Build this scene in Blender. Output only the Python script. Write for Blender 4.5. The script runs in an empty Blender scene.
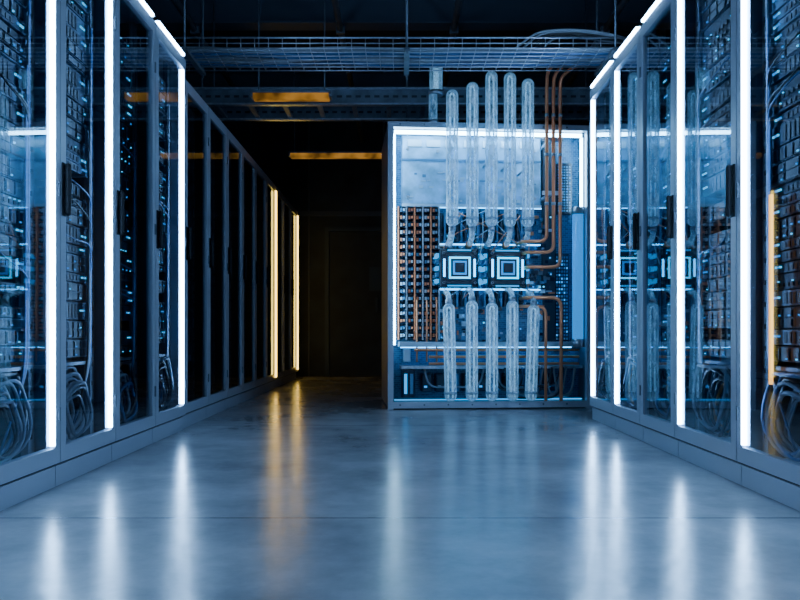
import bpy, math, random
from mathutils import Vector, Matrix
random.seed(7)
scene = bpy.context.scene
F = 745.0; CAMH = 0.633; HZ = 333.0

# ---------------------------------------------------------------- materials
def newmat(name):
    m = bpy.data.materials.new(name); m.use_nodes = True
    nt = m.node_tree
    for n in list(nt.nodes): nt.nodes.remove(n)
    out = nt.nodes.new('ShaderNodeOutputMaterial')
    return m, nt, out

def pbr(name, col, rough=0.5, metal=0.0, emis=None, es=0.0, noise=0.0, nscale=20.0, spec=0.5):
    m, nt, out = newmat(name)
    b = nt.nodes.new('ShaderNodeBsdfPrincipled')
    b.inputs['Base Color'].default_value = (*col, 1)
    b.inputs['Roughness'].default_value = rough
    b.inputs['Metallic'].default_value = metal
    b.inputs['Specular IOR Level'].default_value = spec
    if emis:
        b.inputs['Emission Color'].default_value = (*emis, 1)
        b.inputs['Emission Strength'].default_value = es
    if noise > 0:
        tc = nt.nodes.new('ShaderNodeTexCoord')
        n = nt.nodes.new('ShaderNodeTexNoise'); n.inputs['Scale'].default_value = nscale
        n.inputs['Detail'].default_value = 5
        nt.links.new(tc.outputs['Object'], n.inputs['Vector'])
        r = nt.nodes.new('ShaderNodeValToRGB')
        r.color_ramp.elements[0].position = 0.3; r.color_ramp.elements[1].position = 0.7
        r.color_ramp.elements[0].color = (*[c*(1-noise) for c in col], 1)
        r.color_ramp.elements[1].color = (*[min(1, c*(1+noise)) for c in col], 1)
        nt.links.new(n.outputs['Fac'], r.inputs['Fac'])
        nt.links.new(r.outputs['Color'], b.inputs['Base Color'])
    nt.links.new(b.outputs['BSDF'], out.inputs['Surface'])
    return m

def emit(name, col, s, sample=True):
    m, nt, out = newmat(name)
    e = nt.nodes.new('ShaderNodeEmission')
    e.inputs['Color'].default_value = (*col, 1); e.inputs['Strength'].default_value = s
    nt.links.new(e.outputs['Emission'], out.inputs['Surface'])
    if not sample:
        m.cycles.emission_sampling = 'NONE'
    return m

def glassmat(name, tint, gloss=1.6, base=0.03, rough=0.02):
    m, nt, out = newmat(name)
    t = nt.nodes.new('ShaderNodeBsdfTransparent'); t.inputs['Color'].default_value = (*tint, 1)
    g = nt.nodes.new('ShaderNodeBsdfGlossy'); g.inputs['Roughness'].default_value = rough
    g.inputs['Color'].default_value = (0.75, 0.9, 1, 1)
    f = nt.nodes.new('ShaderNodeFresnel'); f.inputs['IOR'].default_value = 1.45
    mu = nt.nodes.new('ShaderNodeMath'); mu.operation = 'MULTIPLY_ADD'; mu.use_clamp = True
    mu.inputs[1].default_value = gloss; mu.inputs[2].default_value = base
    nt.links.new(f.outputs[0], mu.inputs[0])
    mx = nt.nodes.new('ShaderNodeMixShader')
    nt.links.new(mu.outputs[0], mx.inputs[0])
    nt.links.new(t.outputs[0], mx.inputs[1]); nt.links.new(g.outputs[0], mx.inputs[2])
    nt.links.new(mx.outputs[0], out.inputs['Surface'])
    return m

M = {}
M['frame'] = pbr('painted_steel_grey', (0.40, 0.44, 0.52), 0.38, 0.3)
M['frame_dark'] = pbr('painted_steel_dark', (0.11, 0.14, 0.18), 0.45, 0.3)
M['gap'] = pbr('rubber_black', (0.01, 0.01, 0.012), 0.7)
M['inner'] = pbr('rack_interior', (0.022, 0.038, 0.062), 0.5, 0.3)
M['server'] = pbr('server_face', (0.016, 0.032, 0.055), 0.55, 0.1, noise=0.4, nscale=60, spec=0.2)
M['server2'] = pbr('server_face_light', (0.045, 0.085, 0.135), 0.5, 0.1, noise=0.3, nscale=60, spec=0.25)
M['bay'] = pbr('drive_bay', (0.005, 0.009, 0.017), 0.4, 0.1, spec=0.2)
M['steel'] = pbr('galvanised_steel', (0.45, 0.50, 0.58), 0.32, 0.8, noise=0.2, nscale=30)
M['steel_dim'] = pbr('dull_steel', (0.13, 0.16, 0.20), 0.45, 0.5, noise=0.3, nscale=12)
M['ear'] = pbr('rack_ear', (0.055, 0.095, 0.145), 0.5, 0.2, spec=0.3)
M['handle'] = pbr('handle_black', (0.006, 0.007, 0.010), 0.55, spec=0.2)
M['white_led'] = emit('white_led', (0.32, 0.59, 1.0), 42.0)
M['amber_led'] = emit('amber_led', (1.0, 0.60, 0.10), 6.0)
M['amber_thin'] = emit('amber_led_thin', (1.0, 0.42, 0.08), 3.0)
M['led_cyan'] = emit('indicator_cyan', (0.05, 0.55, 1.0), 1.8, False)
M['led_blue'] = emit('indicator_blue', (0.03, 0.35, 1.0), 1.1, False)
M['glass'] = glassmat('door_glass', (0.76, 0.88, 0.97), 1.8, 0.04)
M['glass_smoke'] = glassmat('smoked_glass', (0.45, 0.52, 0.58), 0.9, 0.03)
M['cable_grey'] = pbr('cable_grey', (0.22, 0.26, 0.31), 0.5)
M['cable_black'] = pbr('cable_black', (0.02, 0.022, 0.028), 0.4)
M['cable_blue'] = pbr('cable_blue', (0.04, 0.12, 0.28), 0.4)
M['cable_orange'] = pbr('cable_orange', (0.65, 0.28, 0.07), 0.45)
M['copper'] = pbr('copper', (1.0, 0.34, 0.16), 0.34, 0.6)
M['chip'] = pbr('chip_black', (0.010, 0.020, 0.042), 0.25)
M['cyan_glow'] = emit('cyan_glow', (0.01, 0.52, 1.0), 3.6)
M['blue_glow'] = emit('blue_glow', (0.01, 0.38, 1.0), 1.3)
M['cab_blue'] = emit('blue_fill_and_cpu_led', (0.03, 0.42, 1.0), 7.0)  # added blue fill for the dark boards; also the CPU side bars
M['cab_led'] = emit('cabinet_led', (0.30, 0.66, 1.0), 28.0)

# ---------------------------------------------------------------- mesh builder
class MB:
    def __init__(self, name, origin=(0, 0, 0)):
        self.name = name; self.o = Vector(origin)
        self.v = []; self.f = []; self.mi = []; self.sm = []; self.mats = []
    def m(self, key):
        if key not in self.mats: self.mats.append(key)
        return self.mats.index(key)
    def box(self, x0, x1, y0, y1, z0, z1, mat):
        if x0 > x1: x0, x1 = x1, x0
        if y0 > y1: y0, y1 = y1, y0
        if z0 > z1: z0, z1 = z1, z0
        b = len(self.v); k = self.m(mat)
        for z in (z0, z1):
            self.v += [(x0, y0, z), (x1, y0, z), (x1, y1, z), (x0, y1, z)]
        for q in ((0,3,2,1),(4,5,6,7),(0,1,5,4),(1,2,6,5),(2,3,7,6),(3,0,4,7)):
            self.f.append([b+i for i in q]); self.mi.append(k); self.sm.append(False)
    def cbox(self, x0, x1, y0, y1, z0, z1, c, mat):
        """box with chamfered front (facing -Y) edges"""
        b = len(self.v); k = self.m(mat)
        self.v += [(x0,y1,z0),(x1,y1,z0),(x1,y1,z1),(x0,y1,z1),
                   (x0,y0+c,z0),(x1,y0+c,z0),(x1,y0+c,z1),(x0,y0+c,z1),
                   (x0+c,y0,z0+c),(x1-c,y0,z0+c),(x1-c,y0,z1-c),(x0+c,y0,z1-c)]
        fs = [(0,3,2,1),(8,9,10,11)]
        for a in ((0,1,5,4),(1,2,6,5),(2,3,7,6),(3,0,4,7),(4,5,9,8),(5,6,10,9),(6,7,11,10),(7,4,8,11)):
            fs.append(a)
        for q in fs:
            self.f.append([b+i for i in q]); self.mi.append(k); self.sm.append(False)
    def quad(self, pts, mat):
        b = len(self.v); self.v += [tuple(p) for p in pts]
        self.f.append([b, b+1, b+2, b+3]); self.mi.append(self.m(mat)); self.sm.append(False)
    def tube(self, pts, r, mat, seg=8, closed=False, caps=True, radii=None):
        P = [Vector(p) for p in pts]; n = len(P); k = self.m(mat)
        if n < 2: return
        T = []
        for i in range(n):
            if closed: t = P[(i+1) % n] - P[i-1]
            elif i == 0: t = P[1]-P[0]
            elif i == n-1: t = P[-1]-P[-2]
            else: t = (P[i+1]-P[i]).normalized() + (P[i]-P[i-1]).normalized()
            T.append(t.normalized() if t.length > 1e-9 else Vector((0, 0, 1)))
        ref = Vector((0, 0, 1)) if abs(T[0].z) < 0.9 else Vector((1, 0, 0))
        N = (ref - T[0]*ref.dot(T[0])).normalized()
        b = len(self.v)
        for i in range(n):
            N = (N - T[i]*N.dot(T[i]))
            N = N.normalized() if N.length > 1e-6 else Vector((1, 0, 0))
            B = T[i].cross(N)
            rr = radii[i] if radii else r
            for j in range(seg):
                a = 2*math.pi*j/seg
                self.v.append(tuple(P[i] + (N*math.cos(a)+B*math.sin(a))*rr))
        m_ = n if closed else n-1
        for i in range(m_):
            i2 = (i+1) % n
            for j in range(seg):
                j2 = (j+1) % seg
                self.f.append([b+i*seg+j, b+i*seg+j2, b+i2*seg+j2, b+i2*seg+j])
                self.mi.append(k); self.sm.append(True)
        if caps and not closed:
            self.f.append([b+j for j in range(seg)][::-1]); self.mi.append(k); self.sm.append(False)
            self.f.append([b+(n-1)*seg+j for j in range(seg)]); self.mi.append(k); self.sm.append(False)
    def capsule(self, p0, p1, r, mat, seg=14):
        p0 = Vector(p0); p1 = Vector(p1); d = (p1-p0).normalized()
        pts = []; rad = []
        for i in range(6):
            a = (i/5)*math.pi/2
            pts.append(p0 + d*r*(1-math.cos(a))); rad.append(max(0.002, r*math.sin(a)))
        for i in range(6):
            a = (1-i/5)*math.pi/2
            pts.append(p1 - d*r*(1-math.cos(a))); rad.append(max(0.002, r*math.sin(a)))
        self.tube(pts, r, mat, seg, radii=rad)
    def done(self, parent=None):
        me = bpy.data.meshes.new(self.name)
        o = self.o
        me.from_pydata([(x-o.x, y-o.y, z-o.z) for x, y, z in self.v], [], self.f)
        for k in self.mats: me.materials.append(M[k])
        me.polygons.foreach_set('material_index', self.mi)
        me.polygons.foreach_set('use_smooth', self.sm)
        me.update()
        ob = bpy.data.objects.new(self.name, me)
        scene.collection.objects.link(ob); ob.location = o
        if parent:
            ob.parent = parent; ob.location = o - parent.location
        return ob

def rnd(pts, r, n=6):
    """round the corners of a polyline"""
    P = [Vector(p) for p in pts]; out = [P[0]]
    for i in range(1, len(P)-1):
        a = (P[i-1]-P[i]); b = (P[i+1]-P[i])
        rr = min(r, a.length*0.49, b.length*0.49)
        A = P[i]+a.normalized()*rr; B = P[i]+b.normalized()*rr
        for k in range(n+1):
            t = k/n
            out.append(A*(1-t)**2 + P[i]*2*t*(1-t) + B*t*t)
    out.append(P[-1]); return out

def empty(name, loc):
    e = bpy.data.objects.new(name, None); scene.collection.objects.link(e); e.location = loc
    return e

# ---------------------------------------------------------------- room
def floor_mat():
    m, nt, out = newmat('polished_concrete')
    b = nt.nodes.new('ShaderNodeBsdfPrincipled')
    tc = nt.nodes.new('ShaderNodeTexCoord')
    n1 = nt.nodes.new('ShaderNodeTexNoise'); n1.inputs['Scale'].default_value = 1.3
    n1.inputs['Detail'].default_value = 10; n1.inputs['Roughness'].default_value = 0.68
    n2 = nt.nodes.new('ShaderNodeTexNoise'); n2.inputs['Scale'].default_value = 14; n2.inputs['Detail'].default_value = 6
    for n in (n1, n2): nt.links.new(tc.outputs['Object'], n.inputs['Vector'])
    r = nt.nodes.new('ShaderNodeValToRGB')
    r.color_ramp.elements[0].position = 0.32; r.color_ramp.elements[1].position = 0.68
    r.color_ramp.elements[0].color = (0.18, 0.19, 0.21, 1); r.color_ramp.elements[1].color = (0.36, 0.37, 0.40, 1)
    nt.links.new(n1.outputs['Fac'], r.inputs['Fac'])
    br = nt.nodes.new('ShaderNodeTexBrick'); br.offset = 0.0
    br.inputs['Color1'].default_value = (1, 1, 1, 1); br.inputs['Color2'].default_value = (1, 1, 1, 1)
    br.inputs['Mortar'].default_value = (0.4, 0.4, 0.4, 1)
    br.inputs['Scale'].default_value = 1.0; br.inputs['Mortar Size'].default_value = 0.006
    br.inputs['Mortar Smooth'].default_value = 0.2
    br.inputs['Brick Width'].default_value = 40.0; br.inputs['Row Height'].default_value = 2.55
    mp = nt.nodes.new('ShaderNodeMapping'); mp.inputs['Location'].default_value = (20, 0, 0)
    nt.links.new(tc.outputs['Object'], mp.inputs['Vector']); nt.links.new(mp.outputs[0], br.inputs['Vector'])
    mx = nt.nodes.new('ShaderNodeMixRGB'); mx.blend_type = 'MULTIPLY'; mx.inputs[0].default_value = 1
    nt.links.new(r.outputs['Color'], mx.inputs[1]); nt.links.new(br.outputs['Color'], mx.inputs[2])
    nt.links.new(mx.outputs[0], b.inputs['Base Color'])
    mr = nt.nodes.new('ShaderNodeMapRange'); mr.inputs['From Min'].default_value = 0.3; mr.inputs['From Max'].default_value = 0.7
    mr.inputs['To Min'].default_value = 0.17; mr.inputs['To Max'].default_value = 0.26
    nt.links.new(n1.outputs['Fac'], mr.inputs['Value']); nt.links.new(mr.outputs[0], b.inputs['Roughness'])
    bp = nt.nodes.new('ShaderNodeBump'); bp.inputs['Strength'].default_value = 0.07; bp.inputs['Distance'].default_value = 0.02
    nt.links.new(n2.outputs['Fac'], bp.inputs['Height']); nt.links.new(bp.outputs[0], b.inputs['Normal'])
    b.inputs['Specular IOR Level'].default_value = 0.5
    nt.links.new(b.outputs[0], out.inputs['Surface'])
    return m
M['floor'] = floor_mat()
M['wall'] = pbr('dark_wall_panel', (0.018, 0.030, 0.05), 0.7, noise=0.35, nscale=3)
M['ceil'] = pbr('black_ceiling', (0.02, 0.026, 0.035), 0.8, noise=0.3, nscale=2)
M['beam'] = pbr('beam_steel', (0.06, 0.08, 0.11), 0.5, 0.3)
M['door'] = pbr('dark_door', (0.03, 0.05, 0.075), 0.5, 0.2)

XL, XR, YB, YF, ZC = -2.9, 2.9, 10.95, -2.6, 3.75
def slab(name, *a, mat):
    b = MB(name); b.box(*a, mat); return b.done()
slab('floor', XL, XR, YF, YB, -0.1, 0, mat='floor')
slab('ceiling', XL, XR, YF, YB, ZC, ZC+0.1, mat='ceil')
slab('wall_left', XL-0.1, XL, YF, YB, 0, ZC, mat='wall')
slab('wall_right', XR, XR+0.1, YF, YB, 0, ZC, mat='wall')
slab('wall_front', XL, XR, YF-0.1, YF, 0, ZC, mat='wall')
wb = MB('wall_back')
wb.box(XL, XR, YB, YB+0.1, 0, ZC, 'wall')
for x in (-2.2, -1.35, -0.1, 0.75, 1.6, 2.45):
    wb.box(x, x+0.02, YB-0.012, YB, 0, ZC, 'beam')
wb.box(XL, XR, YB-0.02, YB, 2.35, 2.42, 'beam')
wb.done()
d = MB('door_1', (-0.65, YB, 0))
d.box(-1.10, -1.04, YB-0.06, YB-0.001, 0, 2.12, 'door')
d.box(-0.26, -0.20, YB-0.06, YB-0.001, 0, 2.12, 'door')
d.box(-1.10, -0.20, YB-0.06, YB-0.001, 2.12, 2.18, 'door')
d.box(-1.035, -0.265, YB-0.04, YB-0.001, 0.005, 2.115, 'wall')
d.box(-0.36, -0.33, YB-0.09, YB-0.04, 0.95, 1.15, 'door')
d.box(-0.45, -0.28, YB-0.045, YB-0.04, 1.25, 1.60, 'door')
d.done()

# ceiling beams (I sections across the room)
for i, y in enumerate((1.2, 3.0, 4.8, 6.9, 8.9)):
    b = MB('ceiling_beam', (0, y, ZC))
    b.box(XL, XR, y-0.09, y+0.09, ZC-0.02, ZC, 'beam')
    b.box(XL, XR, y-0.012, y+0.012, ZC-0.26, ZC-0.02, 'beam')
    b.box(XL, XR, y-0.09, y+0.09, ZC-0.28, ZC-0.26, 'beam')
    b.done()
for x in (-1.9, -0.55, 0.5, 1.9):
    b = MB('ceiling_conduit', (x, 4, ZC-0.32))
    b.tube([(x, YF+0.05, ZC-0.31), (x, YB-0.05, ZC-0.31)], 0.03, 'steel_dim', 10)
    for y in (1.2, 3.0, 4.8, 6.9, 8.9):
        b.box(x-0.04, x+0.04, y-0.02, y+0.02, ZC-0.345, ZC-0.28, 'steel_dim')
    b.done()

# ---------------------------------------------------------------- racks
def rack(s, y0, y1, H, W, strip=None, style='near', top=True, inner_amber=False, seed=0):
    R = random.Random(seed*31+5)
    g = MB('server_rack', (s*(W+0.5), (y0+y1)/2, 0))
    def bx(u0, u1, a0, a1, z0, z1, mat): g.box(s*(W+u0), s*(W+u1), a0, a1, z0, z1, mat)
    e = 0.003
    a, b = y0+e, y1-e
    near = style == 'near'
    fr = 'frame'
    gl = 'glass' if near else 'glass_smoke'
    # plinth, body shell
    bx(0.02, 1.0, a, b, 0, 0.085, fr)
    bx(0.03, 1.0, a, b, 0.085, 0.095, 'gap')
    bx(0.04, 1.0, a, b, 0.095, 0.115, fr)
    bx(0.04, 1.0, a, b, H-0.05, H, fr)
    bx(0.04, 1.0, a, a+0.012, 0.115, H-0.05, 'inner' if not near else 'inner')
    bx(0.04, 1.0, b-0.012, b, 0.115, H-0.05, fr if y1 in (4.87, 5.5) else 'inner')
    bx(0.985, 1.0, a+0.012, b-0.012, 0.115, H-0.05, 'inner')
    # door frame
    sw = 0.05
    bx(0, 0.035, a, a+sw, 0.10, H-0.035, fr)
    bx(0, 0.035, b-sw, b, 0.10, H-0.035, fr)
    bx(0, 0.035, a+sw, b-sw, 0.10, 0.165, fr)
    bx(0, 0.035, a+sw, b-sw, H-0.105, H-0.035, fr)
    bx(0.036, 0.05, a+0.012, a+sw+0.004, 0.12, H-0.06, 'gap')
    # glass pane
    x = s*(W+0.012)
    ge = b-sw-(0.009 if strip == 'white' else 0)
    q = [(x, a+sw, 0.165), (x, ge, 0.165), (x, ge, H-0.105), (x, a+sw, H-0.105)]
    if s > 0: q = q[::-1]
    g.quad(q, gl)
    # handle: dark bar on two standoffs
    hy = a+0.026; hz = 1.23
    bx(-0.006, 0.0, hy-0.016, hy+0.016, hz-0.11, hz+0.11, 'handle')
    g.capsule((s*(W-0.020), hy, hz-0.11), (s*(W-0.020), hy, hz+0.11), 0.012, 'handle', 8)
    bx(-0.020, -0.005, hy-0.006, hy+0.006, hz-0.07, hz-0.058, 'handle')
    bx(-0.020, -0.005, hy-0.006, hy+0.006, hz+0.058, hz+0.07, 'handle')
    # hinges
    for z in (0.3, H/2, H-0.3):
        bx(-0.006, 0.0, b-0.018, b-0.004, z-0.03, z+0.03, 'frame_dark')
    # led strips: diffuser bead filling the gap between glass and door edge
    if strip == 'white':
        bx(-0.002, 0.016, b-sw-0.009, b-sw+0.006, 0.175, H-0.115, 'white_led')
    elif strip == 'amber':
        bx(-0.018, 0.0, b-sw-0.02, b-sw+0.015, 0.13, H-0.10, 'amber_led')
    if top:
        bx(-0.006, 0.018, a+0.045, b-0.045, H-0.024, H-0.008, 'white_led')
    # interior mounting rails
    bx(0.10, 0.13, a+0.012, a+0.06, 0.12, H-0.06, 'steel_dim')
    bx(0.10, 0.13, b-0.06, b-0.012, 0.12, H-0.06, 'steel_dim')
    for zi in range(int((H-0.3)/0.09)):
        z = 0.2+zi*0.09
        bx(0.097, 0.10, b-0.045, b-0.033, z, z+0.02, 'gap')
        bx(0.097, 0.10, a+0.033, a+0.045, z, z+0.02, 'gap')
    if inner_amber:
        bx(0.06, 0.072, a+0.435, a+0.447, 0.43, 1.18, 'amber_thin')
        bx(0.072, 0.11, a+0.437, a+0.445, 0.44, 0.46, 'steel_dim')
        bx(0.072, 0.11, a+0.437, a+0.445, 1.14, 1.16, 'steel_dim')
    # servers
    ya, yb = a+0.062, b-0.062
    z = 0.52 if near else 0.3
    while z < H-0.2:
        hU = R.choice((0.044, 0.044, 0.088, 0.088, 0.066))
        if R.random() < 0.08:
            z += 0.05; continue
        m = 'server2' if R.random() < 0.25 else 'server'
        du = R.choice((0, 0.004, 0.01))
        bx(0.11+du, 0.85, ya, yb, z, z+hU-0.006, m)
        uf = 0.11+du
        kind = R.random()
        L = yb-ya
        if near or kind < 0.4:
            if kind < 0.45:   # drive bays
                nb = R.choice((4, 6, 8))
                rows = 2 if hU > 0.07 else 1
                for r_ in range(rows):
                    zz0 = z+0.005+(hU-0.012)/rows*r_; zz1 = zz0+(hU-0.012)/rows-0.005
                    for i in range(nb):
                        p0 = ya+0.015+(L-0.03)*i/nb
                        bx(uf-0.006, uf, p0, p0+(L-0.03)/nb-0.006, zz0, zz1, 'bay')
                        bx(uf-0.010, uf-0.006, p0+0.004, p0+0.010, zz0+0.003, zz1-0.003, 'ear')
                        if near and R.random() < 0.5:
                            bx(uf-0.012, uf-0.006, p0+0.014, p0+0.024, zz0+0.004, zz0+0.010, R.choice(('led_cyan', 'led_blue', 'led_blue')))
            elif kind < 0.8:  # vent slots with status leds
                ns = 10
                for i in range(ns):
                    p0 = ya+0.05+(L-0.14)*i/ns
                    bx(uf-0.003, uf, p0, p0+(L-0.14)/ns*0.6, z+0.008, z+hU-0.015, 'bay')
                if near:
                    for i in range(3):
                        bx(uf-0.006, uf, yb-0.07+i*0.018, yb-0.060+i*0.018, z+hU*0.45, z+hU*0.45+0.008, R.choice(('led_cyan', 'led_blue')))
            else:             # patch panel with ports
                for i in range(12):
                    p0 = ya+0.02+(L-0.04)*i/12
                    bx(uf-0.005, uf, p0, p0+0.018, z+0.010, z+0.026, 'bay')
                    if near and R.random() < 0.4:
                        bx(uf-0.006, uf, p0+0.004, p0+0.011, z+0.029, z+0.034, 'led_cyan')
            # rack ears
            bx(uf-0.014, uf, ya+0.001, ya+0.010, z+0.006, z+hU-0.012, 'ear')
            bx(uf-0.014, uf, yb-0.010, yb-0.001, z+0.006, z+hU-0.012, 'ear')
        z += hU
    # cable management below
    if near:
        bx(0.09, 0.5, ya, yb, 0.485, 0.50, 'steel_dim')
        cy = (ya+yb)/2
        for i in range(12):
            r1 = R.uniform(0.10, 0.19); r2 = r1*R.uniform(0.8, 1.1)
            cz = 0.155+r2+R.uniform(0, 0.03); c = cy+R.uniform(-0.06, 0.06)
            r1 = min(r1, (yb-ya)/2-0.03-abs(c-cy)); u = 0.05+0.010*i*0.8
            mt = R.choice(('cable_grey', 'cable_grey', 'steel_dim', 'cable_black', 'cable_blue', 'cable_orange' if s > 0 else 'cable_grey'))
            pts = [(s*(W+u+0.01*math.sin(3*t)), c+r1*math.cos(t), min(cz+r2*math.sin(t), 0.475)) for t in [2*math.pi*k/22 for k in range(22)]]
            g.tube(pts, R.uniform(0.006, 0.010), mt, 6, closed=True)
        # vertical side bundle
        for i in range(4):
            yy = yb-0.02-0.009*i
            g.tube(rnd([(s*(W+0.085), yy, 2.1-0.2*i), (s*(W+0.085), yy-0.01, 0.5), (s*(W+0.08), cy+0.1, 0.35), (s*(W+0.09), cy, 0.18)], 0.1, 4),
                   0.005, R.choice(('cable_grey', 'cable_blue', 'cable_black')), 6)
        for i in range(3):
            z = R.uniform(0.65, 2.1)
            g.tube(rnd([(s*(W+0.108), ya+R.uniform(0.05, 0.3), z), (s*(W+0.08), ya+0.25, z-0.03), (s*(W+0.08), yb-0.04, z-R.uniform(0.03, 0.1)), (s*(W+0.085), yb-0.03, z-0.25)], 0.05, 3), 0.004,
                   R.choice(('cable_blue', 'cable_blue', 'cable_black')), 5)
    return g.done()

H1, W1 = 2.45, 1.40
LB = [4.87-0.6*k for k in range(0, 9)]
for k in range(len(LB)-1):
    rack(-1, LB[k+1], LB[k], H1, W1, strip=None if k == 1 else 'white', seed=k+1)
RB = [5.5, 4.9, 4.35, 3.8, 3.1, 2.5, 1.9, 1.3, 0.7, 0.1]
for k in range(len(RB)-1):
    rack(1, RB[k+1], RB[k], H1, W1, strip=None if k == 2 else 'white', inner_amber=(k == 4), seed=k+40)
for k in range(9):
    y0 = 4.93+0.6*k
    rack(-1, y0, y0+0.6, 2.35, 1.42, strip='amber' if k in (5, 8) else None, style='far', top=False, seed=k+80)

# ---------------------------------------------------------------- overhead
# wire basket tray with cables
t = MB('wire_cable_tray', (0, 5.6, 2.7))
ty0, ty1, tz = 5.38, 5.84, 2.69
x0, x1 = -2.35, 2.35
for j in range(7):
    y = ty0+(ty1-ty0)*j/6
    t.tube([(x0, y, tz), (x1, y, tz)], 0.005, 'steel', 5)
for y in (ty0, ty1):
    for z in (tz+0.035, tz+0.075):
        t.tube([(x0, y, z), (x1, y, z)], 0.004 if z < tz+.05 else 0.007, 'steel', 5)
n = 94
for i in range(n+1):
    x = x0+(x1-x0)*i/n
    if i % 2 == 0:
        t.tube([(x, ty0, tz+0.075), (x, ty0, tz), (x, ty1, tz), (x, ty1, tz+0.075)], 0.003, 'steel', 4)
for i in range(9):
    y = ty0+0.06+0.04*i; ph = random.random()*6
    t.tube([(x0+(x1-x0)*k/30, y+0.012*math.sin(ph+k*0.7), tz+0.018+0.006*math.sin(ph+k)) for k in range(31)], 0.010,
           random.choice(('cable_grey', 'cable_black', 'cable_blue')), 6)
for xr in (-1.55, 0.05, 1.55):
    t.box(xr-0.02, xr+0.02, ty0-0.03, ty1+0.03, tz-0.03, tz-0.006, 'steel_dim')
    for y in (ty0-0.02, ty1+0.02):
        t.tube([(xr, y, tz-0.05), (xr, y, ZC+0.0)], 0.008, 'steel_dim', 6)
# cables lifting out of the tray on the right
for i in range(6):
    y = 5.45+0.06*i; hgt = 2.86+0.012*i
    t.tube(rnd([(0.85+0.04*i, y, tz+0.03), (1.0+0.03*i, y, hgt-0.02), (1.3, y, hgt), (1.6+0.03*i, y, hgt-0.05), (1.8, y, tz+0.04)], 0.15, 6), 0.008,
           random.choice(('cable_grey', 'copper', 'cable_black')), 6)
t.done()

# strut ladder behind
t = MB('steel_strut_ladder', (0, 6.4, 2.6))
for y in (6.38, 6.83):
    t.box(-2.35, 2.35, y-0.012, y+0.012, 2.59, 2.72, 'steel_dim')
    t.box(-2.35, 2.35, y-0.03, y+0.02, 2.58, 2.595, 'steel')
    t.box(-2.35, 2.35, y-0.03, y+0.02, 2.715, 2.73, 'steel')
    for i in range(58):
        x = -2.3+i*0.08
        t.box(x, x+0.045, y-0.0135, y-0.012, 2.645, 2.665, 'gap')
for i in range(16):
    x = -2.2+i*0.3
    t.box(x-0.02, x+0.02, 6.38, 6.83, 2.60, 2.62, 'steel_dim')
for x in (-1.7, 0.06, 1.7):
    for y in (6.40, 6.81):
        t.tube([(x, y, 2.57), (x, y, ZC)], 0.007, 'steel_dim', 6)
t.done()

def amber_mat():
    m, nt, out = newmat('amber_underside_glow')  # mottled emission imitates amber light falling on tray undersides
    tc = nt.nodes.new('ShaderNodeTexCoord')
    n = nt.nodes.new('ShaderNodeTexNoise'); n.inputs['Scale'].default_value = 6
    nt.links.new(tc.outputs['Object'], n.inputs['Vector'])
    e = nt.nodes.new('ShaderNodeEmission'); e.inputs['Color'].default_value = (1, 0.45, 0.07, 1)
    mr = nt.nodes.new('ShaderNodeMapRange'); mr.inputs['From Min'].default_value = 0.35; mr.inputs['From Max'].default_value = 0.65
    mr.inputs['To Min'].default_value = 0.06; mr.inputs['To Max'].default_value = 0.36
    nt.links.new(n.outputs['Fac'], mr.inputs['Value']); nt.links.new(mr.outputs[0], e.inputs['Strength'])
    nt.links.new(e.outputs[0], out.inputs['Surface']); return m
M['amber_soft'] = amber_mat()
def amber_underside(xa, xb, y, z, zt):  # glowing bar for an amber-lit tray underside; housing and rods are invented
    t = MB('amber_lit_underside', ((xa+xb)/2, y, z))
    t.box(xa, xb, y-0.05, y+0.05, z, z+0.05, 'steel_dim')
    t.box(xa+0.02, xb-0.02, y-0.055, y+0.04, z-0.015, z+0.03, 'amber_soft')
    for x in (xa+0.06, xb-0.06):
        t.tube([(x, y, z+0.05), (x, y, zt)], 0.006, 'steel_dim', 6)
    t.done()
amber_underside(-1.22, -0.56, 6.12, 2.56, ZC)
amber_underside(-1.25, -0.12, 8.4, 2.62, ZC)

# ---------------------------------------------------------------- liquid cooled cabinet
D0 = 6.12
def ex(px, d=D0): return (px-400)*d/F
def ez(py, d=D0): return CAMH+(HZ-py)*d/F

M['frost'] = pbr('frosted_panel', (0.24, 0.46, 0.66), 0.35, 0.2, noise=0.5, nscale=7)
def pcb():
    m, nt, out = newmat('circuit_board')
    b = nt.nodes.new('ShaderNodeBsdfPrincipled'); tc = nt.nodes.new('ShaderNodeTexCoord')
    mp = nt.nodes.new('ShaderNodeMapping'); mp.inputs['Rotation'].default_value = (math.radians(90), 0, 0)
    br = nt.nodes.new('ShaderNodeTexBrick'); br.inputs['Scale'].default_value = 14
    br.inputs['Color1'].default_value = (0.012, 0.07, 0.17, 1); br.inputs['Color2'].default_value = (0.03, 0.16, 0.31, 1)
    br.inputs['Mortar'].default_value = (0.10, 0.34, 0.54, 1); br.inputs['Mortar Size'].default_value = 0.012
    nt.links.new(tc.outputs['Object'], mp.inputs[0]); nt.links.new(mp.outputs[0], br.inputs['Vector'])
    nt.links.new(br.outputs['Color'], b.inputs['Base Color'])
    b.inputs['Roughness'].default_value = 0.35
    nt.links.new(b.outputs[0], out.inputs['Surface']); return m
M['pcb'] = pcb()
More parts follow.
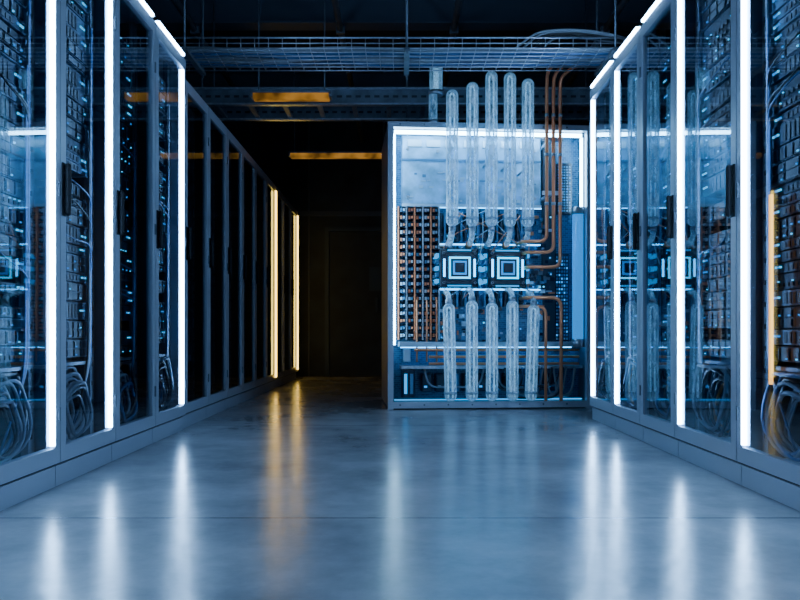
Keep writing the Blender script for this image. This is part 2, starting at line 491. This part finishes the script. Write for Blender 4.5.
def coolant():
    m, nt, out = newmat('frosted_coolant_glass')
    tc = nt.nodes.new('ShaderNodeTexCoord')
    mp = nt.nodes.new('ShaderNodeMapping'); mp.inputs['Scale'].default_value = (1, 1, 0.35)
    n = nt.nodes.new('ShaderNodeTexNoise'); n.inputs['Scale'].default_value = 26; n.inputs['Detail'].default_value = 8
    n.inputs['Roughness'].default_value = 0.7
    nt.links.new(tc.outputs['Object'], mp.inputs[0]); nt.links.new(mp.outputs[0], n.inputs['Vector'])
    r = nt.nodes.new('ShaderNodeMapRange'); r.inputs['From Min'].default_value = 0.44; r.inputs['From Max'].default_value = 0.62
    r.inputs['To Min'].default_value = 0.06; r.inputs['To Max'].default_value = 0.72
    nt.links.new(n.outputs['Fac'], r.inputs['Value'])
    lw = nt.nodes.new('ShaderNodeLayerWeight'); lw.inputs['Blend'].default_value = 0.35
    ad = nt.nodes.new('ShaderNodeMath'); ad.operation = 'MULTIPLY_ADD'; ad.use_clamp = True; ad.inputs[1].default_value = 0.8
    nt.links.new(lw.outputs['Facing'], ad.inputs[0]); nt.links.new(r.outputs[0], ad.inputs[2])
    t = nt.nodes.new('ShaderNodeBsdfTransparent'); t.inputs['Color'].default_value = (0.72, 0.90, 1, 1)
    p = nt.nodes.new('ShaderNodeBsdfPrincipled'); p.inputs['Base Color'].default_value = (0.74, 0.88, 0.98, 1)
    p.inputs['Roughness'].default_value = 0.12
    p.inputs['Emission Color'].default_value = (0.25, 0.62, 1, 1); p.inputs['Emission Strength'].default_value = 0.12  # faint emission stands in for LED light caught in the tubes
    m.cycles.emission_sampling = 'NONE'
    mx = nt.nodes.new('ShaderNodeMixShader')
    nt.links.new(ad.outputs[0], mx.inputs[0]); nt.links.new(t.outputs[0], mx.inputs[1]); nt.links.new(p.outputs[0], mx.inputs[2])
    nt.links.new(mx.outputs[0], out.inputs['Surface'])
    return m
M['coolant'] = coolant()
M['white_core'] = pbr('coolant_core', (0.8, 0.9, 0.97), 0.3, emis=(0.35, 0.72, 1), es=0.45)  # inner tube is no light source; its glow is put in by emission
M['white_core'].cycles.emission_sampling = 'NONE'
M['collar'] = pbr('clear_collar', (0.40, 0.55, 0.68), 0.25, 0.3)
M['tank'] = pbr('blue_reservoir', (0.01, 0.22, 0.65), 0.12, emis=(0.005, 0.32, 0.95), es=0.75)
M['comp1'] = pbr('component_steelblue', (0.07, 0.22, 0.38), 0.3, 0.3)
M['comp2'] = pbr('component_white', (0.45, 0.60, 0.72), 0.35, 0.3)
M['comp3'] = pbr('component_rust', (0.75, 0.22, 0.10), 0.4, 0.3)

XA, XB_ = ex(388), 1.62
ZT = ez(121)
cab = empty('liquid_cooled_server_cabinet', (XA, D0, 0))
DB = 6.42   # back plane depth
c = MB('cabinet_frame', cab.location)
ft = 0.045
c.box(XA, XA+ft, D0, D0+0.06, 0, ZT, 'frame'); c.box(XB_-ft, XB_, D0, D0+0.06, 0, ZT, 'frame')
c.box(XA+ft, XB_-ft, D0, D0+0.06, ZT-ft, ZT, 'frame'); c.box(XA+ft, XB_-ft, D0, D0+0.06, 0.012, 0.065, 'frame')
c.box(XA, XA+0.02, D0+0.06, 7.1, 0.02, ZT, 'frame_dark'); c.box(XB_-0.02, XB_, D0+0.06, 7.1, 0.02, ZT, 'frame_dark')
c.box(XA+0.02, XB_-0.02, D0+0.06, 7.1, ZT-0.02, ZT, 'frame_dark'); c.box(XA+0.02, XB_-0.02, D0+0.06, 7.1, 0.02, 0.05, 'frame_dark')
c.box(XA+0.02, XB_-0.02, 7.08, 7.1, 0.05, ZT-0.02, 'frame_dark')
for x in (XA+0.03, XB_-0.09):
    c.box(x, x+0.06, 7.0, 7.06, 0, 0.02, 'frame_dark')
for x in [XA+0.1+0.2*i for i in range(8)]:
    c.tube([(x, D0-0.004, ZT-0.022), (x, D0, ZT-0.022)], 0.008, 'steel_dim', 8)
    c.tube([(x, D0-0.004, 0.04), (x, D0, 0.04)], 0.008, 'steel_dim', 8)
c.done(cab)
l = MB('interior_led_strips', cab.location)
l.box(XA+0.06, XB_-0.06, D0+0.09, D0+0.12, ZT-0.072, ZT-0.047, 'cab_led')
l.box(XA+0.047, XA+0.068, D0+0.09, D0+0.12, ez(345), ZT-0.08, 'cab_led')
l.box(XB_-0.068, XB_-0.052, D0+0.09, D0+0.12, ez(348), ZT-0.08, 'cab_led')
l.box(XA+0.06, XB_-0.06, D0+0.09, D0+0.12, 0.068, 0.078, 'blue_glow')
l.done(cab)
b = MB('backplane', cab.location)
b.box(XA+0.022, XB_-0.022, DB, DB+0.03, 0.06, ZT-0.03, 'pcb')
def R_(px0, px1, py0, py1, y0, y1, mat, mb, d=None, ch=0):
    dd = d or y0
    a0, a1, z0, z1 = ex(px0, dd), ex(px1, dd), ez(py1, dd), ez(py0, dd)
    if ch: mb.cbox(a0, a1, y0, y1, z0, z1, ch, mat)
    else: mb.box(a0, a1, y0, y1, z0, z1, mat)
# frosted upper panel with trim and ribs
R_(404, 546, 134, 204, DB-0.05, DB, 'frost', b, ch=0.012)
for i in range(7):
    R_(410+i*19, 424+i*19, 139, 146, DB-0.062, DB-0.05, 'comp2', b)
R_(404, 546, 203, 206, DB-0.12, DB-0.05, 'comp2', b)
R_(442, 546, 206, 207, DB-0.11, DB-0.09, 'cab_blue', b)  # added fill strip under the panel lip, brightens the board below
R_(404, 546, 158, 160, DB-0.06, DB-0.05, 'comp1', b)
for i in range(30):
    px = random.uniform(408, 538); py = random.uniform(165, 200)
    R_(px, px+random.uniform(2, 6), py, py+random.uniform(1, 3), DB-0.06, DB-0.05, random.choice(('comp1', 'comp2', 'comp2')), b)
for px, py in ((410, 150), (440, 152), (538, 150), (410, 198), (538, 198)):
    b.tube([(ex(px, DB), DB-0.07, ez(py, DB)), (ex(px, DB), DB-0.05, ez(py, DB))], 0.014, 'steel', 10)
# right-hand perforated panels
R_(548, 562, 134, 350, DB-0.04, DB, 'inner', b)
R_(563, 578, 160, 212, DB-0.05, DB, 'chip', b)
R_(561, 575, 252, 352, DB-0.05, DB, 'chip', b)
for i in range(5):
    for j in range(17):
        R_(564+i*2.8, 565.6+i*2.8, 163+j*2.8, 164.4+j*2.8, DB-0.056, DB-0.05, random.choice(('comp1', 'comp1', 'led_blue', 'comp1')), b)
for i in range(5):
    for j in range(26):
        R_(562+i*2.6, 563.4+i*2.6, 255+j*3.6, 257+j*3.6, DB-0.056, DB-0.05, random.choice(('comp1', 'comp1', 'comp2', 'led_blue')), b)
# lower board
R_(404, 580, 286, 340, DB-0.03, DB, 'pcb', b)
b.done(cab)

g = MB('connector_array', cab.location)
for i in range(5):
    for j in range(18):
        px = 401+i*8.2; py = 207+j*7.4
        mt = random.choice(('comp3', 'comp2', 'comp1', 'comp3', 'steel'))
        R_(px, px+6.6, py, py+5.4, DB-0.10, DB-0.02, 'chip', g, ch=0.006)
        R_(px+1, px+3.0, py+1, py+4.2, DB-0.115, DB-0.10, mt, g)
        R_(px+3.8, px+5.6, py+1.2, py+3.6, DB-0.112, DB-0.10, random.choice(('comp2', 'comp1', 'copper')), g)
for i in range(6):
    R_(399.5+i*8.2, 400.7+i*8.2, 206, 340, DB-0.13, DB-0.02, 'steel' if i % 2 else 'comp3', g)
g.done(cab)

g = MB('board_components', cab.location)
for k in range(380):
    px = random.uniform(441, 556); py = random.uniform(208, 340)
    w = random.uniform(1.5, 7); h = random.uniform(1.2, 5); dd = random.uniform(0.01, 0.05)
    R_(px, px+w, py, py+h, DB-0.02-dd, DB-0.01, random.choice(('comp1', 'comp1', 'chip', 'chip', 'comp2', 'comp3', 'steel_dim')), g)
for k in range(46):
    px = random.uniform(441, 556); py = random.uniform(210, 338)
    R_(px, px+1.6, py, py+1.6, DB-0.075, DB-0.07, random.choice(('led_cyan', 'led_blue')), g)
# memory modules flanking cpus
for base in (442, 487):
    for i in range(10):
        R_(base+i*4.2, base+i*4.2+1.8, 212, 240, DB-0.11, DB-0.02, 'comp1' if i % 2 else 'chip', g)
        R_(base+i*4.2, base+i*4.2+1.8, 290, 306, DB-0.11, DB-0.02, 'chip' if i % 2 else 'comp1', g)
R_(442, 545, 243, 244.2, DB-0.10, DB-0.08, 'cab_blue', g)  # invented blue strip, lights the board above the CPUs
R_(442, 545, 288.5, 289.7, DB-0.10, DB-0.08, 'cab_blue', g)  # invented blue strip, lights the board below the CPUs
g.done(cab)

# cpu blocks
for i, cx in enumerate((461, 510.5)):
    g = MB('cpu_cold_block_%d' % (i+1), cab.location)
    y = 6.14
    R_(cx-20, cx+20, 247, 287, y+0.05, DB-0.02, 'chip', g, d=y, ch=0.012)
    R_(cx-18, cx+18, 250, 284, y+0.035, y+0.05, 'chip', g, d=y, ch=0.008)
    R_(cx-13, cx+13, 254, 280, y+0.02, y+0.036, 'chip', g, d=y, ch=0.004)
    t = 1.8
    for q in ((cx-11, cx+11, 256, 256+t), (cx-11, cx+11, 278-t, 278), (cx-11, cx-11+t, 256+t, 278-t), (cx+11-t, cx+11, 256+t, 278-t)):
        R_(*q, y+0.012, y+0.02, 'cyan_glow', g, d=y)
    R_(cx-7, cx+7, 260, 274, y+0.012, y+0.02, 'tank', g, d=y, ch=0.003)
    R_(cx-5, cx+5, 262, 272, y+0.006, y+0.012, 'chip', g, d=y)
    for sx in (-1, 1):
        R_(cx+sx*15.5-1, cx+sx*15.5+1, 258, 276, y+0.028, y+0.036, 'cab_blue', g, d=y)
        for sy in (252, 282):
            g.tube([(ex(cx+sx*16, y), y+0.02, ez(sy, y)), (ex(cx+sx*16, y), y+0.05, ez(sy, y))], 0.012, 'steel_dim', 10)
            g.tube([(ex(cx+sx*16, y), y+0.015, ez(sy, y)), (ex(cx+sx*16, y), y+0.02, ez(sy, y))], 0.006, 'chip', 6)
        for q in range(5):
            R_(cx+sx*22-1.5, cx+sx*22+1.5, 252+q*6.5, 256+q*6.5, y+0.06, DB-0.02, 'comp1' if q % 2 else 'blue_glow', g, d=y)
    for sy in (249.0, 285.0):
        R_(cx-12, cx+12, sy-0.7, sy+0.7, y+0.034, y+0.05, 'blue_glow', g, d=y)
    g.done(cab)

# coolant tubes
def glass_tube(name, px, top, bot, y, tilt=0.0, r=0.050, tip=None):
    g = MB(name, cab.location)
    xt, xb = ex(px+tilt, y), ex(px, y)
    zt, zb = ez(top, y), ez(bot, y)
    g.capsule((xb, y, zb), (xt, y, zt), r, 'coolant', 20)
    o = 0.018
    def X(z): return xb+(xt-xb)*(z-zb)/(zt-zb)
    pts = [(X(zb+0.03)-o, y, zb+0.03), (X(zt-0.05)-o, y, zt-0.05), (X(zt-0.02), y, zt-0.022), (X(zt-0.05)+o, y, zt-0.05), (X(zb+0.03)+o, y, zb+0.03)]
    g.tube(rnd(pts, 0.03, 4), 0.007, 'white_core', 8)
    for zz in ((zb+0.06, zb+0.08),):
        g.tube([(X(zz[0]), y, zz[0]), (X(zz[1]), y, zz[1])], r+0.003, 'collar', 20)
    return g, X, zt, zb
YT = 6.04
for i, (px, top) in enumerate(((452, 88), (472.5, 80), (492, 68), (511, 69), (529.5, 75))):
    g, X, zt, zb = glass_tube('upper_coolant_tube_%d' % (i+1), px, top, 226, YT)
    x = X(zb)
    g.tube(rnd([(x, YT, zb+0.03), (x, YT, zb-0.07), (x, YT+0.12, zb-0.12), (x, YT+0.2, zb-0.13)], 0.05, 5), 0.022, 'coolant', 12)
    g.tube([(x, YT, zb+0.0), (x, YT, zb-0.035)], 0.03, 'steel', 12)
    g.tube([(x, YT+0.13, zb-0.12), (x, YT+0.2, zb-0.13)], 0.028, 'copper' if i in (1, 3) else 'steel', 12)
    g.tube([(x, YT, ez(150+i*4)), (x, DB-0.05, ez(150+i*4))], 0.010, 'steel', 8)
    g.done(cab)
for i, (px, top, tilt) in enumerate(((450.5, 303, -2), (472, 300, 0), (492.5, 302, 0), (513.5, 300, 0), (532.5, 304, 3))):
    g, X, zt, zb = glass_tube('lower_coolant_tube_%d' % (i+1), px, top, 402, YT, tilt)
    x = X(zt)
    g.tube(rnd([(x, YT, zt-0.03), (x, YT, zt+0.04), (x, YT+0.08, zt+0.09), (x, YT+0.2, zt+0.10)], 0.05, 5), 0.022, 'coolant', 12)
    g.tube([(x, YT, zt-0.005), (x, YT, zt+0.03)], 0.03, 'steel', 12)
    g.tube([(X(zb+0.2), YT, zb+0.2), (X(zb+0.2), YT+0.3, zb+0.2)], 0.010, 'steel', 8)
    g.done(cab)
g = MB('riser_tube', cab.location)
yr = 6.19
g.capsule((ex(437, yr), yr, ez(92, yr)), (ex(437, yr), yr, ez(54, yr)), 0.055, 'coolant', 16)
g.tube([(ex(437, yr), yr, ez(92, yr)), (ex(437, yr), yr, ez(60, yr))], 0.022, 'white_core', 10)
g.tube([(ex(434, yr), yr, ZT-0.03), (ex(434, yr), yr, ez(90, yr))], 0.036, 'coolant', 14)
g.tube([(ex(434, yr), yr, ZT), (ex(434, yr), yr, ZT+0.03)], 0.05, 'steel', 14)
g.tube([(ex(437, yr), yr, ez(94, yr)), (ex(437, yr), yr, ez(90, yr))], 0.062, 'steel', 14)
g.done(cab)

# copper pipes
g = MB('copper_pipes', cab.location)
yc = 6.05
for i, (px, low, end) in enumerate(((549, 240, 524), (556, 251, 528), (563, 266, 530))):
    zr = 2.90-0.03*i
    g.tube(rnd([(2.2, yc-0.04, zr-0.02), (ex(px, yc)+0.12, yc-0.04, zr), (ex(px, yc), yc-0.02, zr-0.10), (ex(px, yc), yc, ez(85, yc)), (ex(px, yc), yc, ez(low, yc)), (ex(end, yc), yc, ez(low, yc)), (ex(end, yc), yc+0.2, ez(low, yc))], 0.07, 7), 0.0145, 'copper', 10)
g.tube(rnd([(ex(528, yc), yc+0.2, ez(297, yc)), (ex(528, yc), yc, ez(297, yc)), (ex(564, yc), yc, ez(297, yc)), (ex(564, yc), yc, ez(402, yc))], 0.08, 7), 0.015, 'copper', 10)
g.tube(rnd([(ex(520, yc), yc+0.2, ez(305, yc)), (ex(528, yc), yc, ez(306, yc)), (ex(548, yc), yc, ez(306, yc)), (ex(548, yc), yc, ez(402, yc))], 0.07, 7), 0.013, 'copper', 10)
for q, py in enumerate((350, 357, 364)):
    y = 6.2
    g.tube([(ex(430 if q else 415, y), y, ez(py, y)), (ex(584, y), y, ez(py, y))], 0.012, 'copper', 8)
for px in (418, 428, 438):
    y = 6.22
    g.tube([(ex(px, y), y, ez(300, y)), (ex(px, y), y, ez(362, y))], 0.008, 'copper', 8)
for px in (549, 556, 563):
    for py in (110, 150, 200):
        g.tube([(ex(px, yc), yc, ez(py, yc)), (ex(px, yc), yc, ez(py+3, yc))], 0.018, 'steel', 10)
for py in (135, 190):
    g.box(ex(545, yc), ex(567, yc), yc+0.015, yc+0.03, ez(py+2, yc), ez(py-2, yc), 'steel')
    g.box(ex(554, yc), ex(557, yc), yc+0.03, DB-0.03, ez(py+1.5, yc), ez(py-1.5, yc), 'steel')
g.done(cab)

# reservoir
g = MB('coolant_reservoir', cab.location)
y = 6.22
g.tube([(ex(583, y), y, ez(340, y)), (ex(583, y), y, ez(212, y))], 0.047, 'tank', 16)
g.tube([(ex(583, y), y, ez(212, y)), (ex(583, y), y, ez(205, y))], 0.054, 'steel', 16)
g.tube([(ex(583, y), y, ez(348, y)), (ex(583, y), y, ez(339, y))], 0.054, 'steel', 16)
g.done(cab)

# bottom bay: shelf, pump box, hoses
g = MB('lower_bay', cab.location)
R_(400, 590, 342, 347, 6.2, DB, 'comp2', g)
R_(402, 588, 347, 348, 6.28, 6.30, 'cab_blue', g)  # added fill strip under the shelf, tints the lower bay blue
R_(402, 588, 366, 369, 6.22, DB, 'steel', g)
R_(403, 416, 370, 398, 6.2, 6.35, 'chip', g, ch=0.01)
R_(405, 408, 374, 394, 6.19, 6.2, 'blue_glow', g)
R_(411, 414, 374, 394, 6.19, 6.2, 'comp1', g)
R_(405, 412, 349, 362, 6.25, 6.35, 'comp2', g, ch=0.005)
for i in range(10):
    R_(424+i*14, 434+i*14, 374, 392, 6.3, DB, random.choice(('chip', 'comp1', 'inner')), g, ch=0.008)
    R_(426+i*14, 429+i*14, 386, 388, 6.29, 6.3, random.choice(('led_blue', 'led_cyan', 'comp2')), g)
for i in range(14):
    a0 = random.uniform(410, 570); a1 = min(a0+random.uniform(20, 70), 580); y = random.uniform(6.19, 6.28)
    sag = random.uniform(385, 401)
    g.tube(rnd([(ex(a0, y), y, ez(368, y)), (ex(a0+4, y), y, ez(sag, y)), (ex(a1-4, y), y, ez(sag, y)), (ex(a1, y), y, ez(368, y))], 0.1, 5),
           random.uniform(0.006, 0.011), random.choice(('cable_black', 'cable_black', 'cable_blue', 'cable_grey')), 6)
g.done(cab)
g = MB('thin_wiring', cab.location)
for i in range(16):
    y = 6.2+0.005*i
    p = [(ex(random.uniform(445, 535), y), y, ez(random.uniform(206, 215), y))]
    q = (ex(random.uniform(445, 535), y), y, ez(random.uniform(286, 300), y))
    mid = (ex(random.choice((441, 484.5, 533)), y), y-0.02, ez(random.uniform(230, 270), y))
    g.tube(rnd([p[0], mid, q], 0.2, 8), 0.004, random.choice(('copper', 'comp2', 'cable_blue')), 5)
g.done(cab)
cab.rotation_euler = (0, 0, math.radians(4.5))   # the cabinet stands slightly turned

# ---------------------------------------------------------------- world, camera
w = bpy.data.worlds.new('World'); scene.world = w; w.use_nodes = True
w.node_tree.nodes['Background'].inputs[0].default_value = (0.05, 0.12, 0.25, 1)
w.node_tree.nodes['Background'].inputs[1].default_value = 0.05

cd = bpy.data.cameras.new('camera'); co = bpy.data.objects.new('camera', cd)
scene.collection.objects.link(co); co.location = (0, 0, CAMH); co.rotation_euler = (math.radians(90), 0, 0)
cd.sensor_width = 36; cd.lens = F/800*36; cd.shift_y = (HZ-300)/800
cd.clip_start = 0.05
scene.camera = co
scene.view_settings.view_transform = 'AgX'
scene.view_settings.look = 'AgX - Base Contrast'
scene.view_settings.exposure = 0.2
scene.cycles.max_bounces = 7
scene.cycles.diffuse_bounces = 3
scene.cycles.glossy_bounces = 3
scene.cycles.transparent_max_bounces = 16
scene.cycles.sample_clamp_indirect = 6
